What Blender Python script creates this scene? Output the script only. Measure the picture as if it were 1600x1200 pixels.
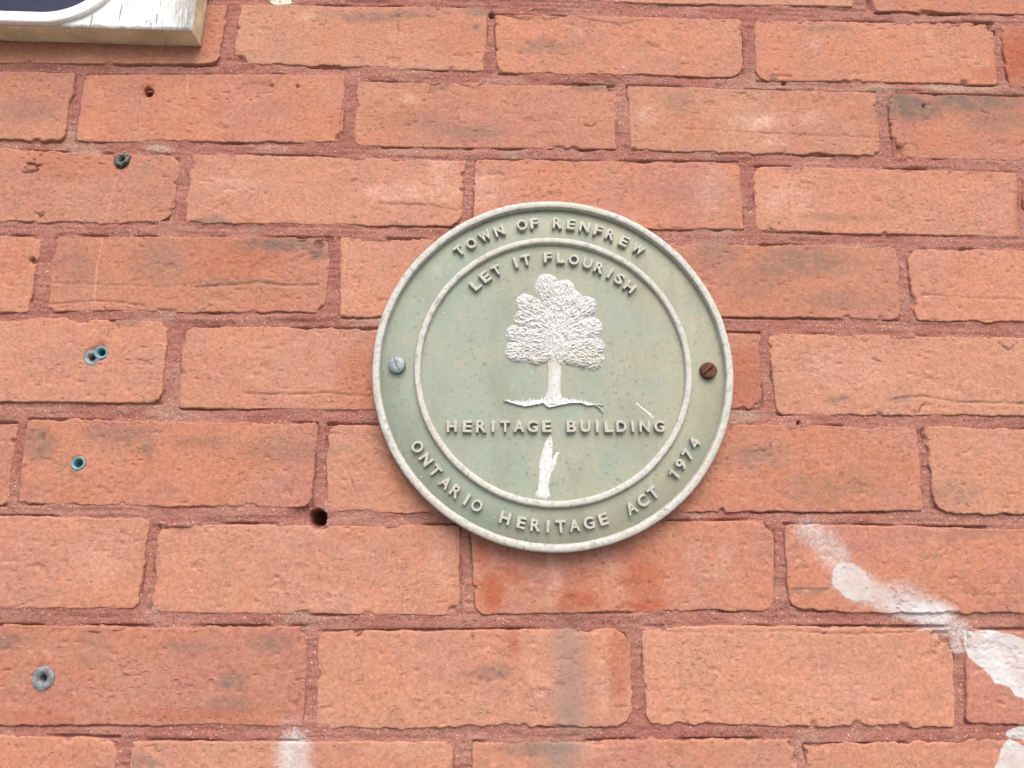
import bpy, bmesh, math
import numpy as np
from mathutils import Matrix, Vector

# ------------------------------------------------------------------ camera, sky, sun, exposure
for o in list(bpy.data.objects):
    bpy.data.objects.remove(o)
scene = bpy.context.scene
COL = scene.collection

F, PIT, YAW, ROLL, DIST = 1054.80, 0.227695, 0.0283704, 0.0042879, 0.470111      # solved from the courses and the plaque
PX, PZ, PR = 0.104075, -0.372452, 0.1266
Z0 = 1.90                                                                        # height of the plaque centre above the pavement
CAMX, CAMZ = 0.0618019 - PX, -0.4912921 - PZ + Z0
cp, sp, cy, sy = math.cos(PIT), math.sin(PIT), math.cos(YAW), math.sin(YAW)
FW = np.array([sy*cp, cy*cp, sp]); RT0 = np.array([cy, -sy, 0.0]); UP0 = np.cross(RT0, FW)
RT = RT0*math.cos(ROLL) + UP0*math.sin(ROLL); UP = -RT0*math.sin(ROLL) + UP0*math.cos(ROLL)

cam_data = bpy.data.cameras.new('camera'); cam = bpy.data.objects.new('camera', cam_data); COL.objects.link(cam)
cam_data.sensor_width = 36.0; cam_data.lens = F/1600*36.0; cam_data.clip_start = 0.01; cam_data.clip_end = 200
M = Matrix(((RT[0], UP[0], -FW[0], CAMX), (RT[1], UP[1], -FW[1], -DIST), (RT[2], UP[2], -FW[2], CAMZ), (0, 0, 0, 1)))
cam.matrix_world = M
scene.camera = cam
scene.render.resolution_x = 1024; scene.render.resolution_y = 768

SUN_EL, SUN_AZ = math.radians(48), math.radians(7)      # azimuth measured from the wall's normal towards the right
world = bpy.data.worlds.new('World'); scene.world = world; world.use_nodes = True
wn = world.node_tree.nodes; wl = world.node_tree.links
bg = wn.get('Background') or wn.new('ShaderNodeBackground')
sky = wn.new('ShaderNodeTexSky'); sky.sky_type = 'NISHITA'; sky.sun_disc = False
sky.sun_elevation = SUN_EL; sky.sun_rotation = math.radians(180) - SUN_AZ
sky.air_density = 1.0; sky.dust_density = 4.0; sky.ozone_density = 0.6
wl.new(sky.outputs[0], bg.inputs[0]); bg.inputs[1].default_value = 0.10
sd = bpy.data.lights.new('sun', 'SUN'); sd.energy = 1.5; sd.angle = math.radians(52); sd.color = (1.0, 0.955, 0.89)
sun = bpy.data.objects.new('sun', sd); COL.objects.link(sun)
sdir = Vector((math.sin(SUN_AZ)*math.cos(SUN_EL), -math.cos(SUN_AZ)*math.cos(SUN_EL), math.sin(SUN_EL)))
sun.rotation_euler = sdir.to_track_quat('Z', 'Y').to_euler(); sun.location = (1, -4, 6)
vs = scene.view_settings
vs.view_transform = 'Standard'; vs.look = 'None'; vs.gamma = 1.0; vs.use_curve_mapping = False; vs.exposure = 1.05

# ------------------------------------------------------------------ measuring helpers: photograph pixel <-> the wall's own plane
def W(u, v, h=0.0):
    u = np.asarray(u, float); v = np.asarray(v, float)
    d = ((u-800)/F)[..., None]*RT + ((600-v)/F)[..., None]*UP + FW
    t = (DIST-h)/d[..., 1]
    return CAMX + t*d[..., 0], CAMZ + t*d[..., 2]
def PXL(X, Z, h=0.0):
    d = np.stack([X-CAMX, np.zeros_like(X)+DIST-h, Z-CAMZ], -1)
    zc = d@FW
    return 800 + F*(d@RT)/zc, 600 - F*(d@UP)/zc

def _h(ix, iy, s):
    with np.errstate(over='ignore'):
        n = (ix.astype(np.int64)*374761393 + iy.astype(np.int64)*668265263 + int(s)*974634541) & 0xffffffff
        n = ((n ^ (n >> 13))*1274126177) & 0xffffffff
        n = n ^ (n >> 16)
    return (n & 0xffff)/65535.0
def vn(x, y, s=0):
    ix = np.floor(x); iy = np.floor(y); fx = x-ix; fy = y-iy
    fx = fx*fx*fx*(fx*(fx*6-15)+10); fy = fy*fy*fy*(fy*(fy*6-15)+10)
    a = _h(ix, iy, s); b = _h(ix+1, iy, s); c = _h(ix, iy+1, s); d = _h(ix+1, iy+1, s)
    return ((a*(1-fx)+b*fx)*(1-fy) + (c*(1-fx)+d*fx)*fy)*2-1
def fbm(x, y, s=0, o=4, g=0.5):
    t = 0; a = 1.0; n = 0
    for i in range(o):
        t = t + a*vn(x*2**i + 17.3*i, y*2**i - 9.1*i, s+i*31); n += a; a *= g
    return t/n
def sst(e0, e1, x):
    t = np.clip((x-e0)/(e1-e0), 0, 1); return t*t*(3-2*t)
def seg_dist(u, v, pts):
    best = np.full(np.shape(u), 1e9)
    for (x0, y0), (x1, y1) in zip(pts[:-1], pts[1:]):
        dx, dy = x1-x0, y1-y0
        t = np.clip(((u-x0)*dx+(v-y0)*dy)/(dx*dx+dy*dy+1e-9), 0, 1)
        best = np.minimum(best, np.hypot(u-x0-t*dx, v-y0-t*dy))
    return best
def poly_sd(u, v, pts):
    inside = np.zeros(np.shape(u), bool)
    n = len(pts)
    for i in range(n):
        x0, y0 = pts[i]; x1, y1 = pts[(i+1) % n]
        if y0 == y1: continue
        c = ((y0 > v) != (y1 > v)) & (u < (x1-x0)*(v-y0)/(y1-y0)+x0)
        inside ^= c
    d = seg_dist(u, v, list(pts)+[pts[0]])
    return np.where(inside, -d, d)

# ------------------------------------------------------------------ mesh helpers
def np_mesh(name, verts, faces, attrs=None, smooth=True):
    me = bpy.data.meshes.new(name)
    verts = np.asarray(verts, np.float32); faces = np.asarray(faces, np.int32)
    k = faces.shape[1]
    me.vertices.add(len(verts)); me.vertices.foreach_set('co', verts.ravel())
    me.loops.add(faces.size); me.loops.foreach_set('vertex_index', faces.ravel())
    me.polygons.add(len(faces)); me.polygons.foreach_set('loop_start', np.arange(0, faces.size, k, dtype=np.int32))
    me.polygons.foreach_set('use_smooth', np.full(len(faces), smooth))
    for n, a in (attrs or {}).items():
        at = me.attributes.new(n, 'FLOAT', 'POINT'); at.data.foreach_set('value', np.asarray(a, np.float32).ravel())
    me.update(calc_edges=True)
    return me
def grid_faces(nu, nv, mask=None):
    i, j = np.meshgrid(np.arange(nu-1), np.arange(nv-1), indexing='ij')
    a = i*nv+j
    f = np.stack([a, a+nv, a+nv+1, a+1], -1)
    if mask is not None: f = f[mask]
    return f.reshape(-1, 4)
def compact(verts, faces, attrs):
    used = np.zeros(len(verts), bool); used[faces.ravel()] = True
    idx = np.cumsum(used)-1
    return verts[used], idx[faces], {k: v[used] for k, v in attrs.items()}
def add_obj(name, me, mat, parent=None, loc=(0, 0, 0)):
    o = bpy.data.objects.new(name, me); COL.objects.link(o)
    if me is not None and mat is not None and len(me.materials) == 0: me.materials.append(mat)
    o.location = loc
    if parent is not None: o.parent = parent
    return o
def empty(name, loc, label, cat, group=None):
    o = bpy.data.objects.new(name, None); COL.objects.link(o); o.location = loc; o.empty_display_size = 0.02
    o['label'] = label; o['category'] = cat
    if group: o['group'] = group
    return o
def lathe(name, prof, seg=256, rn=None, smooth=True):
    """prof: (r,h) from the axis outwards / round; axis = wall normal (-y)."""
    vs_, fs = [], []
    th = np.linspace(0, 2*math.pi, seg, endpoint=False)
    for k, (r, h) in enumerate(prof):
        rr = r*(1 + (rn(th, k) if rn else 0))
        vs_.append(np.stack([rr*np.cos(th), np.zeros(seg)-h, rr*np.sin(th)], -1))
    v = np.concatenate(vs_)
    i = np.arange(seg); j = (i+1) % seg
    for k in range(len(prof)-1):
        fs.append(np.stack([k*seg+i, k*seg+j, (k+1)*seg+j, (k+1)*seg+i], -1))
    return np_mesh(name, v, np.concatenate(fs), smooth=smooth)

# ------------------------------------------------------------------ materials
class NT:
    def __init__(s, name):
        s.m = bpy.data.materials.new(name); s.m.use_nodes = True
        s.t = s.m.node_tree; s.n = s.t.nodes; s.l = s.t.links
        s.b = s.n['Principled BSDF']
        g = s.n.new('ShaderNodeNewGeometry'); s.pos = g.outputs['Position']
    def put(s, sock, v):
        if hasattr(v, 'links') or isinstance(v, bpy.types.NodeSocket): s.l.new(v, sock)
        else:
            if isinstance(v, tuple) and len(v) == 3 and sock.type == 'RGBA': v = v+(1,)
            sock.default_value = v
    def map(s, scale, off=(0, 0, 0), rot=(0, 0, 0)):
        m = s.n.new('ShaderNodeMapping'); s.l.new(s.pos, m.inputs[0])
        m.inputs['Scale'].default_value = scale if isinstance(scale, tuple) else (scale,)*3
        m.inputs['Location'].default_value = off; m.inputs['Rotation'].default_value = rot
        return m.outputs[0]
    def noise(s, scale, detail=4, rough=0.55, off=(0, 0, 0), rot=(0, 0, 0), dist=0.0):
        n = s.n.new('ShaderNodeTexNoise'); n.inputs['Scale'].default_value = 1.0
        n.inputs['Detail'].default_value = detail; n.inputs['Roughness'].default_value = rough
        n.inputs['Distortion'].default_value = dist
        s.l.new(s.map(scale, off, rot), n.inputs['Vector']); return n.outputs[0]
    def voro(s, scale, out='Distance', feat='F1', off=(0, 0, 0)):
        n = s.n.new('ShaderNodeTexVoronoi'); n.feature = feat; n.inputs['Scale'].default_value = 1.0
        s.l.new(s.map(scale, off), n.inputs['Vector']); return n.outputs[out]
    def ramp(s, v, a, b, lo=0.0, hi=1.0):
        n = s.n.new('ShaderNodeMapRange'); n.interpolation_type = 'SMOOTHSTEP'
        s.put(n.inputs[0], v); n.inputs[1].default_value = a; n.inputs[2].default_value = b
        n.inputs[3].default_value = lo; n.inputs[4].default_value = hi; return n.outputs[0]
    def math(s, op, a, b=0.0, clamp=False):
        n = s.n.new('ShaderNodeMath'); n.operation = op; n.use_clamp = clamp
        s.put(n.inputs[0], a); s.put(n.inputs[1], b); return n.outputs[0]
    def mix(s, f, a, b, mode='MIX'):
        n = s.n.new('ShaderNodeMix'); n.data_type = 'RGBA'; n.blend_type = mode
        s.put(n.inputs[0], f); s.put(n.inputs[6], a); s.put(n.inputs[7], b); return n.outputs[2]
    def attr(s, name):
        n = s.n.new('ShaderNodeAttribute'); n.attribute_name = name; return n.outputs['Fac']
    def scale_col(s, col, f):
        n = s.n.new('ShaderNodeVectorMath'); n.operation = 'SCALE'; s.put(n.inputs[0], col); s.put(n.inputs['Scale'], f); return n.outputs[0]
    def out(s, col, rough=0.9, bump=None, dist=0.001, strength=1.0, metal=0.0, spec=0.3):
        s.put(s.b.inputs['Base Color'], col); s.put(s.b.inputs['Roughness'], rough); s.put(s.b.inputs['Metallic'], metal)
        s.put(s.b.inputs['Specular IOR Level'], spec)
        if bump is not None:
            b = s.n.new('ShaderNodeBump'); b.inputs['Distance'].default_value = dist; b.inputs['Strength'].default_value = strength
            s.put(b.inputs['Height'], bump); s.l.new(b.outputs[0], s.b.inputs['Normal'])
        return s.m

def mat_brick():
    t = NT('old_orange_brick')
    big = t.noise(15, 4, 0.62); mid = t.noise(70, 4, 0.6, (3, 1, 7)); fine = t.noise(420, 3, 0.6, (1, 5, 2)); vfine = t.noise(1300, 2, 0.6)
    strk = t.noise((55, 300, 380), 2, 0.6, (2, 0, 3), (0, 0.04, 0))
    c = t.mix(t.ramp(big, 0.40, 0.60), (0.418, 0.174, 0.108), (0.372, 0.162, 0.124))
    c = t.mix(t.ramp(t.noise((9, 9, 16), 4, 0.6, (7, 1, 5)), 0.50, 0.72, 0, 0.42), c, (0.455, 0.250, 0.192))
    c = t.mix(t.ramp(mid, 0.42, 0.68, 0, 0.5), c, (0.44, 0.212, 0.148))
    tone = t.attr('tone')
    c = t.mix(t.math('MAXIMUM', tone, 0.0), c, (0.295, 0.122, 0.088))
    c = t.mix(t.math('MULTIPLY', t.math('MAXIMUM', t.math('MULTIPLY', tone, -1.0), 0.0), 0.8), c, (0.475, 0.245, 0.166))
    c = t.mix(t.attr('dusty'), c, (0.405, 0.222, 0.155))
    g = t.noise(34, 4, 0.68, (9, 4, 1))
    c = t.mix(t.ramp(g, 0.48, 0.72, 0, 0.5), c, (0.335, 0.190, 0.145))
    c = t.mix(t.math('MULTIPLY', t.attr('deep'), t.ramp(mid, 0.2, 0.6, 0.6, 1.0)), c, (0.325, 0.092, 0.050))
    c = t.mix(t.math('MULTIPLY', t.attr('pale'), t.ramp(mid, 0.30, 0.65, 0.1, 0.9)), c, (0.57, 0.37, 0.30))
    c = t.scale_col(c, t.ramp(strk, 0.25, 0.75, 0.97, 1.03))
    c = t.scale_col(c, t.ramp(fine, 0.28, 0.72, 0.84, 1.12))
    c = t.scale_col(c, t.ramp(vfine, 0.25, 0.75, 0.9, 1.08))
    sn = t.ramp(t.noise(120, 4, 0.7, (4, 4, 4)), 0.28, 0.58, 0.3, 1.15)
    c = t.mix(t.math('MULTIPLY', t.attr('soot'), sn), c, (0.155, 0.115, 0.095))
    pit = t.ramp(t.noise((260, 300, 420), 3, 0.5, (8, 2, 6)), 0.70, 0.76)
    c = t.mix(t.math('MULTIPLY', pit, 0.55), c, (0.14, 0.055, 0.035))
    mk = t.math('MULTIPLY', t.ramp(t.noise((250, 300, 360), 3, 0.6, (3, 5, 1), (0, 0.3, 0)), 0.57, 0.72), t.ramp(t.noise(17, 3, 0.5, (6, 0, 2)), 0.42, 0.62, 0.08, 1.0))
    c = t.mix(t.math('MULTIPLY', mk, 0.26), c, (0.21, 0.085, 0.055))
    ln = t.math('ABSOLUTE', t.math('SUBTRACT', t.noise((95, 100, 115), 3, 0.62, (1, 8, 4)), 0.5))
    ln = t.math('MULTIPLY', t.ramp(ln, 0.010, 0.002), t.ramp(t.noise(75, 3, 0.5, (2, 2, 8)), 0.58, 0.68))
    c = t.mix(t.math('MULTIPLY', ln, 0.35), c, (0.13, 0.055, 0.04))
    wh = t.ramp(t.noise(240, 2, 0.4, (5, 9, 3)), 0.755, 0.80)
    c = t.mix(t.math('MULTIPLY', wh, 0.45), c, (0.62, 0.44, 0.36))
    c = t.mix(t.math('MULTIPLY', t.attr('grey'), t.ramp(t.noise(60, 4, 0.65, (2, 9, 9)), 0.25, 0.6, 0.4, 1.0)), c, (0.235, 0.172, 0.152))
    c = t.mix(t.attr('scratch'), c, (0.62, 0.30, 0.20))
    pn = t.math('ADD', t.attr('paint'), t.math('MULTIPLY', t.math('SUBTRACT', t.noise(420, 3, 0.7, (7, 7, 1)), 0.5), 0.85))
    pm = t.math('MULTIPLY', t.ramp(pn, 0.05, 1.0), t.math('MULTIPLY', t.ramp(pit, 0.0, 1.0, 1.0, 0.4), t.math('MULTIPLY', t.ramp(mk, 0.0, 1.0, 1.0, 0.6), t.ramp(t.noise(26, 4, 0.7, (1, 3, 3)), 0.34, 0.60, 0.70, 1.0))))
    c = t.mix(pm, c, t.mix(t.ramp(mid, 0.3, 0.7), (0.54, 0.53, 0.54), (0.46, 0.43, 0.425)))
    h = t.math('ADD', t.math('MULTIPLY', fine, 0.8), t.math('MULTIPLY', strk, 0.10))
    h = t.math('ADD', h, t.math('MULTIPLY', vfine, 0.22))
    h = t.math('SUBTRACT', h, t.math('MULTIPLY', pit, 0.5))
    h = t.math('SUBTRACT', h, t.math('ADD', t.math('MULTIPLY', mk, 0.7), t.math('MULTIPLY', ln, 0.5)))
    return t.out(c, 0.93, h, 0.0008, 0.8, spec=0.15)

def mat_mortar():
    t = NT('red_tinted_mortar')
    big = t.noise(22, 5, 0.6, (1, 2, 3)); fine = t.noise(500, 4, 0.65)
    c = t.mix(t.ramp(big, 0.36, 0.66), (0.275, 0.110, 0.088), (0.320, 0.155, 0.122))
    c = t.mix(t.math('MULTIPLY', t.attr('pale'), 0.7), c, (0.44, 0.34, 0.27))
    c = t.mix(t.ramp(t.noise(13, 4, 0.65, (8, 1, 8)), 0.54, 0.68, 0, 0.55), c, (0.34, 0.225, 0.18))
    c = t.scale_col(c, t.ramp(fine, 0.25, 0.75, 0.76, 1.18))
    rnd = t.voro(620, 'Color'); d = t.voro(620, 'Distance')
    sep = t.n.new('ShaderNodeSeparateColor'); t.l.new(rnd, sep.inputs[0])
    w = t.math('MULTIPLY', t.ramp(sep.outputs[0], 0.90, 0.93), t.ramp(d, 0.45, 0.2))
    c = t.mix(t.math('MULTIPLY', w, 0.6), c, (0.66, 0.52, 0.46))
    k = t.math('MULTIPLY', t.ramp(sep.outputs[1], 0.90, 0.93), t.ramp(d, 0.5, 0.25))
    c = t.mix(t.math('MULTIPLY', k, 0.55), c, (0.10, 0.05, 0.04))
    c = t.mix(t.attr('soot'), c, (0.13, 0.085, 0.07))
    pn = t.math('ADD', t.attr('paint'), t.math('MULTIPLY', t.math('SUBTRACT', t.noise(450, 5, 0.65, (7, 7, 1)), 0.5), 0.8))
    c = t.mix(t.ramp(pn, 0.2, 0.8, 0, 0.9), c, (0.48, 0.46, 0.46))
    h = t.math('ADD', t.math('MULTIPLY', fine, 0.8), t.math('MULTIPLY', t.ramp(d, 0.0, 0.6, 1, 0), 0.5))
    return t.out(c, 0.95, h, 0.0009, 0.75, spec=0.15)

def mat_sage():
    t = NT('weathered_sage_green_paint')
    big = t.noise(11, 4, 0.6, (2, 0, 5)); mid = t.noise(60, 5, 0.65, (1, 1, 1)); fine = t.noise(700, 3, 0.6)
    sx = t.n.new('ShaderNodeSeparateXYZ'); t.l.new(t.pos, sx.inputs[0])
    fade = t.math('ADD', t.math('MULTIPLY', sx.outputs[0], 3.0), big)
    c = t.mix(t.ramp(fade, 0.25, 0.75), (0.250, 0.283, 0.232), (0.292, 0.293, 0.219))
    c = t.mix(t.ramp(mid, 0.5, 0.72, 0, 0.5), c, (0.345, 0.322, 0.248))
    c = t.mix(t.ramp(t.noise(26, 5, 0.7, (5, 5, 0)), 0.46, 0.66, 0, 0.75), c, (0.225, 0.275, 0.232))
    sp_ = t.math('MULTIPLY', t.ramp(t.noise(300, 3, 0.5, (3, 3, 9)), 0.57, 0.70), t.ramp(t.noise(24, 3, 0.5, (0, 6, 1)), 0.36, 0.6, .3, 1))
    c = t.mix(t.math('MULTIPLY', sp_, 0.9), c, (0.150, 0.205, 0.172))
    c = t.mix(t.ramp(t.noise((30, 30, 14), 5, 0.7, (4, 4, 7)), 0.48, 0.68, 0, 0.55), c, (0.205, 0.212, 0.165))
    ws = t.ramp(t.noise(420, 2, 0.4, (6, 1, 1)), 0.775, 0.82)
    c = t.mix(t.math('MULTIPLY', ws, 0.8), c, (0.68, 0.68, 0.60))
    c = t.scale_col(c, t.ramp(fine, 0.25, 0.75, 0.95, 1.05))
    h = t.math('ADD', t.math('MULTIPLY', mid, 0.6), t.math('MULTIPLY', fine, 0.25))
    return t.out(c, 0.62, h, 0.0004, 0.5, spec=0.35)

def mat_rim(name, base, grime, amount):
    t = NT(name)
    a = t.noise(260, 6, 0.75, (2, 2, 2)); b = t.noise(40, 4, 0.6, (1, 7, 0)); fine = t.noise(900, 3, 0.6)
    c = t.mix(t.ramp(a, 0.47, 0.70, 0, amount), base, grime)
    c = t.mix(t.ramp(b, 0.42, 0.72, 0, amount*0.8), c, (0.42, 0.41, 0.33))
    c = t.scale_col(c, t.ramp(fine, 0.25, 0.75, 0.84, 1.12))
    h = t.math('ADD', t.math('MULTIPLY', a, 0.6), t.math('MULTIPLY', fine, 0.3))
    return t.out(c, 0.58, h, 0.0006, 0.6, spec=0.4)

def mat_plain(name, c0, c1, scale=120, rough=0.7, bump=0.0004, metal=0.0, lo=0.4, hi=0.66, spec=0.3):
    t = NT(name)
    a = t.noise(scale, 5, 0.65); fine = t.noise(scale*7, 3, 0.6)
    c = t.mix(t.ramp(a, lo, hi), c0, c1)
    c = t.scale_col(c, t.ramp(fine, 0.25, 0.75, 0.9, 1.08))
    return t.out(c, rough, t.math('ADD', a, t.math('MULTIPLY', fine, 0.4)), bump, 0.7, metal, spec)

def mat_board_paint():
    t = NT('flaking_white_board_paint')
    base = t.noise(40, 4, 0.6)
    c = t.mix(t.ramp(base, 0.35, 0.7), (0.70, 0.70, 0.69), (0.58, 0.59, 0.60))
    crack = t.noise((520, 300, 42), 6, 0.72, (1, 0, 2), (0, 0.16, 0), 0.4)
    band = t.noise((18, 10, 7), 4, 0.6, (4, 0, 1))
    m = t.ramp(t.math('ADD', crack, t.math('MULTIPLY', t.math('SUBTRACT', band, 0.5), 0.30)), 0.555, 0.615)
    w = t.attr('worn')
    m = t.math('MAXIMUM', m, t.math('MULTIPLY', w, t.ramp(crack, 0.40, 0.52)))
    c = t.mix(m, c, t.mix(t.ramp(crack, 0.5, 0.75), (0.40, 0.39, 0.37), (0.16, 0.15, 0.14)))
    return t.out(c, 0.7, t.math('SUBTRACT', t.math('MULTIPLY', crack, 0.2), m), 0.0009, 0.9, spec=0.3)

def mat_board_edge():
    t = NT('weathered_cream_board_edge')
    a = t.noise((30, 30, 260), 5, 0.65); b = t.noise(90, 5, 0.7, (3, 1, 1))
    c = t.mix(t.ramp(a, 0.35, 0.7), (0.68, 0.58, 0.38), (0.50, 0.42, 0.27))
    c = t.mix(t.ramp(b, 0.56, 0.66, 0, 0.8), c, (0.72, 0.68, 0.56))
    c = t.mix(t.ramp(t.noise((60, 200, 500), 4, 0.6, (2, 4, 1)), 0.66, 0.73, 0, 0.7), c, (0.16, 0.12, 0.08))
    return t.out(c, 0.85, t.math('ADD', a, b), 0.0007, 0.8, spec=0.2)

MB = mat_brick(); MM = mat_mortar(); MS = mat_sage()
MRIM = mat_rim('worn_pale_rim_paint', (0.47, 0.465, 0.44), (0.215, 0.21, 0.19), 0.95)
MLET = mat_rim('worn_letter_metal', (0.40, 0.40, 0.36), (0.25, 0.23, 0.185), 0.75)
MTREE = mat_rim('white_painted_relief', (0.52, 0.53, 0.53), (0.29, 0.29, 0.285), 0.75)
MPAINT = mat_plain('dried_white_paint', (0.54, 0.56, 0.56), (0.33, 0.36, 0.32), 340, 0.55, 0.0005, lo=0.53, hi=0.64)
MZINC = mat_plain('dull_zinc', (0.25, 0.285, 0.30), (0.18, 0.21, 0.22), 200, 0.48, 0.0002, 0.35)
MRUST = mat_plain('rusted_steel', (0.075, 0.030, 0.020), (0.145, 0.055, 0.033), 300, 0.85, 0.0005, 0.0)
MLEAD = mat_plain('oxidised_lead', (0.15, 0.155, 0.165), (0.29, 0.29, 0.295), 300, 0.55, 0.0006, 0.25)
MDLEAD = mat_plain('dark_corroded_lead', (0.05, 0.053, 0.052), (0.17, 0.17, 0.16), 330, 0.6, 0.0006, 0.2)
MBLUE = mat_plain('faded_blue_plastic', (0.105, 0.25, 0.29), (0.19, 0.33, 0.36), 350, 0.45, 0.0002)
MBOARD = mat_board_paint(); MEDGE = mat_board_edge()
MNAVY = mat_plain('navy_sign_paint', (0.014, 0.014, 0.040), (0.02, 0.02, 0.055), 60, 0.35, 0.0001)
MBORD = mat_plain('white_sign_border', (0.80, 0.80, 0.78), (0.72, 0.72, 0.68), 60, 0.4, 0.0001)
MFLAKE = mat_plain('old_grey_green_paint_flake', (0.46, 0.45, 0.37), (0.55, 0.54, 0.46), 200, 0.7, 0.0004)

# ------------------------------------------------------------------ wear on the wall, with shade painted into some DEEP patches (where it lies on the wall, measured in photograph pixels)
SOOT = [(590, 26, 95, 9, .55), (745, 20, 22, 8, .6), (742, 43, 6, 5, .7), (1420, 168, 52, 20, .85), (1520, 160, 85, 18, .75), (1560, 190, 55, 18, .4),
        (1405, 155, 14, 12, .9), (440, 383, 70, 12, .75), (500, 398, 18, 12, .8), (245, 410, 45, 35, .32), (120, 415, 40, 30, .3),
        (1250, 412, 80, 26, .55), (1120, 398, 40, 26, .45), (1310, 470, 80, 16, .3), (1180, 440, 50, 30, .3), (62, 692, 26, 28, .65), (185, 680, 55, 18, .45),
        (233, 702, 11, 20, .55), (450, 705, 80, 22, .35), (320, 690, 60, 12, .3), (12, 1003, 40, 14, .55), (365, 1063, 24, 14, .7), (362, 1100, 42, 16, .4),
        (425, 1005, 35, 16, .45), (300, 1010, 40, 14, .4), (140, 1020, 30, 30, .3), (1264, 922, 34, 6, .6), (1520, 833, 70, 10, .35), (1300, 762, 90, 26, .3), (1180, 715, 60, 20, .35),
        (330, 345, 32, 5, .7), (730, 206, 60, 14, .4), (650, 190, 60, 18, .3), (850, 75, 50, 12, .45), (840, 1168, 60, 14, .6), (230, 1190, 26, 9, .55), (770, 1050, 32, 14, .5),
        (1265, 1030, 60, 10, .12), (690, 137, 18, 6, .4), (930, 138, 40, 6, .6), (1060, 160, 30, 20, .3), (1290, 45, 60, 6, .45), (1300, 340, 70, 8, .3), (1490, 770, 50, 18, .35),
        (1310, 622, 25, 5, .6), (1405, 625, 18, 6, .65), (200, 505, 26, 8, .5), (800, 345, 50, 8, .3), (1080, 300, 60, 20, .2), (40, 175, 60, 20, .35), (350, 440, 60, 6, .3)]
PALE = [(640, 300, 85, 16, .55), (690, 265, 26, 26, .5), (360, 290, 50, 18, .3), (1180, 190, 42, 13, .75), (1268, 186, 20, 10, .5), (1012, 180, 20, 16, .6), (1212, 225, 22, 6, .5),
        (1225, 320, 45, 34, .4), (1268, 65, 16, 9, .55), (1455, 53, 9, 7, .7), (755, 300, 22, 34, .45), (1110, 295, 30, 40, .3), (1320, 575, 90, 34, .22), (640, 155, 12, 8, .5),
        (475, 25, 16, 8, .5), (690, 870, 22, 50, .3), (865, 905, 14, 60, .4), (955, 890, 12, 50, .15), (945, 1060, 12, 70, .2), (845, 1040, 20, 50, .3), (1110, 880, 40, 30, .25),
        (530, 940, 80, 20, .15), (160, 875, 60, 30, .15), (1300, 1080, 90, 30, .15), (630, 1170, 50, 16, .3), (900, 1170, 60, 14, .45), (250, 232, 12, 5, .6)]
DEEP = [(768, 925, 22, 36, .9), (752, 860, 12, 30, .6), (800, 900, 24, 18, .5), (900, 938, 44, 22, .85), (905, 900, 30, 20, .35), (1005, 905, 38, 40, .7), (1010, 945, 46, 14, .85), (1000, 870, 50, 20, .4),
        (800, 1003, 14, 36, .45), (966, 1040, 20, 80, .5), (1165, 590, 34, 60, .5), (560, 590, 40, 60, .35), (640, 690, 40, 30, .25), (400, 350, 60, 4, .3), (1590, 90, 40, 60, .85), (1600, 320, 16, 60, .9),  # faint red left of the plaque's foot partly paints in the plaque's shadow
        (720, 60, 60, 40, .2), (330, 55, 26, 40, .3), (1540, 120, 26, 12, .4), (100, 260, 90, 30, .25), (60, 1120, 60, 14, .4), (300, 1115, 120, 12, .4), (300, 795, 100, 8, .3), (380, 400, 90, 40, .3)]  # red at the sign board's right end is painted shade on that brick
GSTRIP = [((888, 985), (892, 1060), (890, 1130), (870, 1210), 30)]
PAINT_SOFT = [([(1262, 826), (1285, 846), (1306, 872)], 30, .52, 1.0), ([(1322, 905), (1370, 930), (1432, 952), (1470, 962)], 27, .85, 1.0), ([(1400, 925), (1465, 958)], 26, .55, 1.0),
              ([(1440, 962), (1498, 984)], 30, .62, .8), ([(1490, 980), (1497, 1012)], 17, .62, .8), ([(460, 1162), (458, 1200)], 28, .72, 1.2), ([(455, 1148), (465, 1152)], 28, .35, 1.3)]
PAINT_HARD = [[(1298, 895), (1310, 878), (1330, 880), (1352, 898), (1358, 918), (1352, 935), (1338, 941), (1315, 930), (1300, 912)],
              [(1507, 986), (1550, 985), (1580, 992), (1605, 1000), (1660, 1040), (1660, 1110), (1600, 1091), (1585, 1086), (1575, 1072), (1552, 1066), (1545, 1055), (1522, 1036), (1510, 1027), (1507, 1007)],
              [(1565, 1165), (1578, 1153), (1600, 1168), (1680, 1185), (1680, 1260), (1540, 1260), (1552, 1202), (1562, 1178)],
              [(1572, 1150), (1575, 1142), (1600, 1132), (1660, 1128), (1660, 1170), (1600, 1158)]]
SCRATCH = [([(187, 262), (178, 300), (165, 345)], 1.1, .4), ([(162, 372), (152, 420), (148, 470)], 1.0, .55), ([(602, 270), (584, 310), (567, 350)], 0.9, .5), ([(294, 118), (293, 150)], 2.0, .35),
           ([(540, 378), (538, 440)], 1.2, .35), ([(577, 372), (577, 400)], 1.2, .35), ([(905, 45), (907, 60)], 1.2, .5), ([(1330, 275), (1348, 300)], 1.4, .4), ([(190, 190), (194, 172)], 1.5, .0)]
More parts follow.
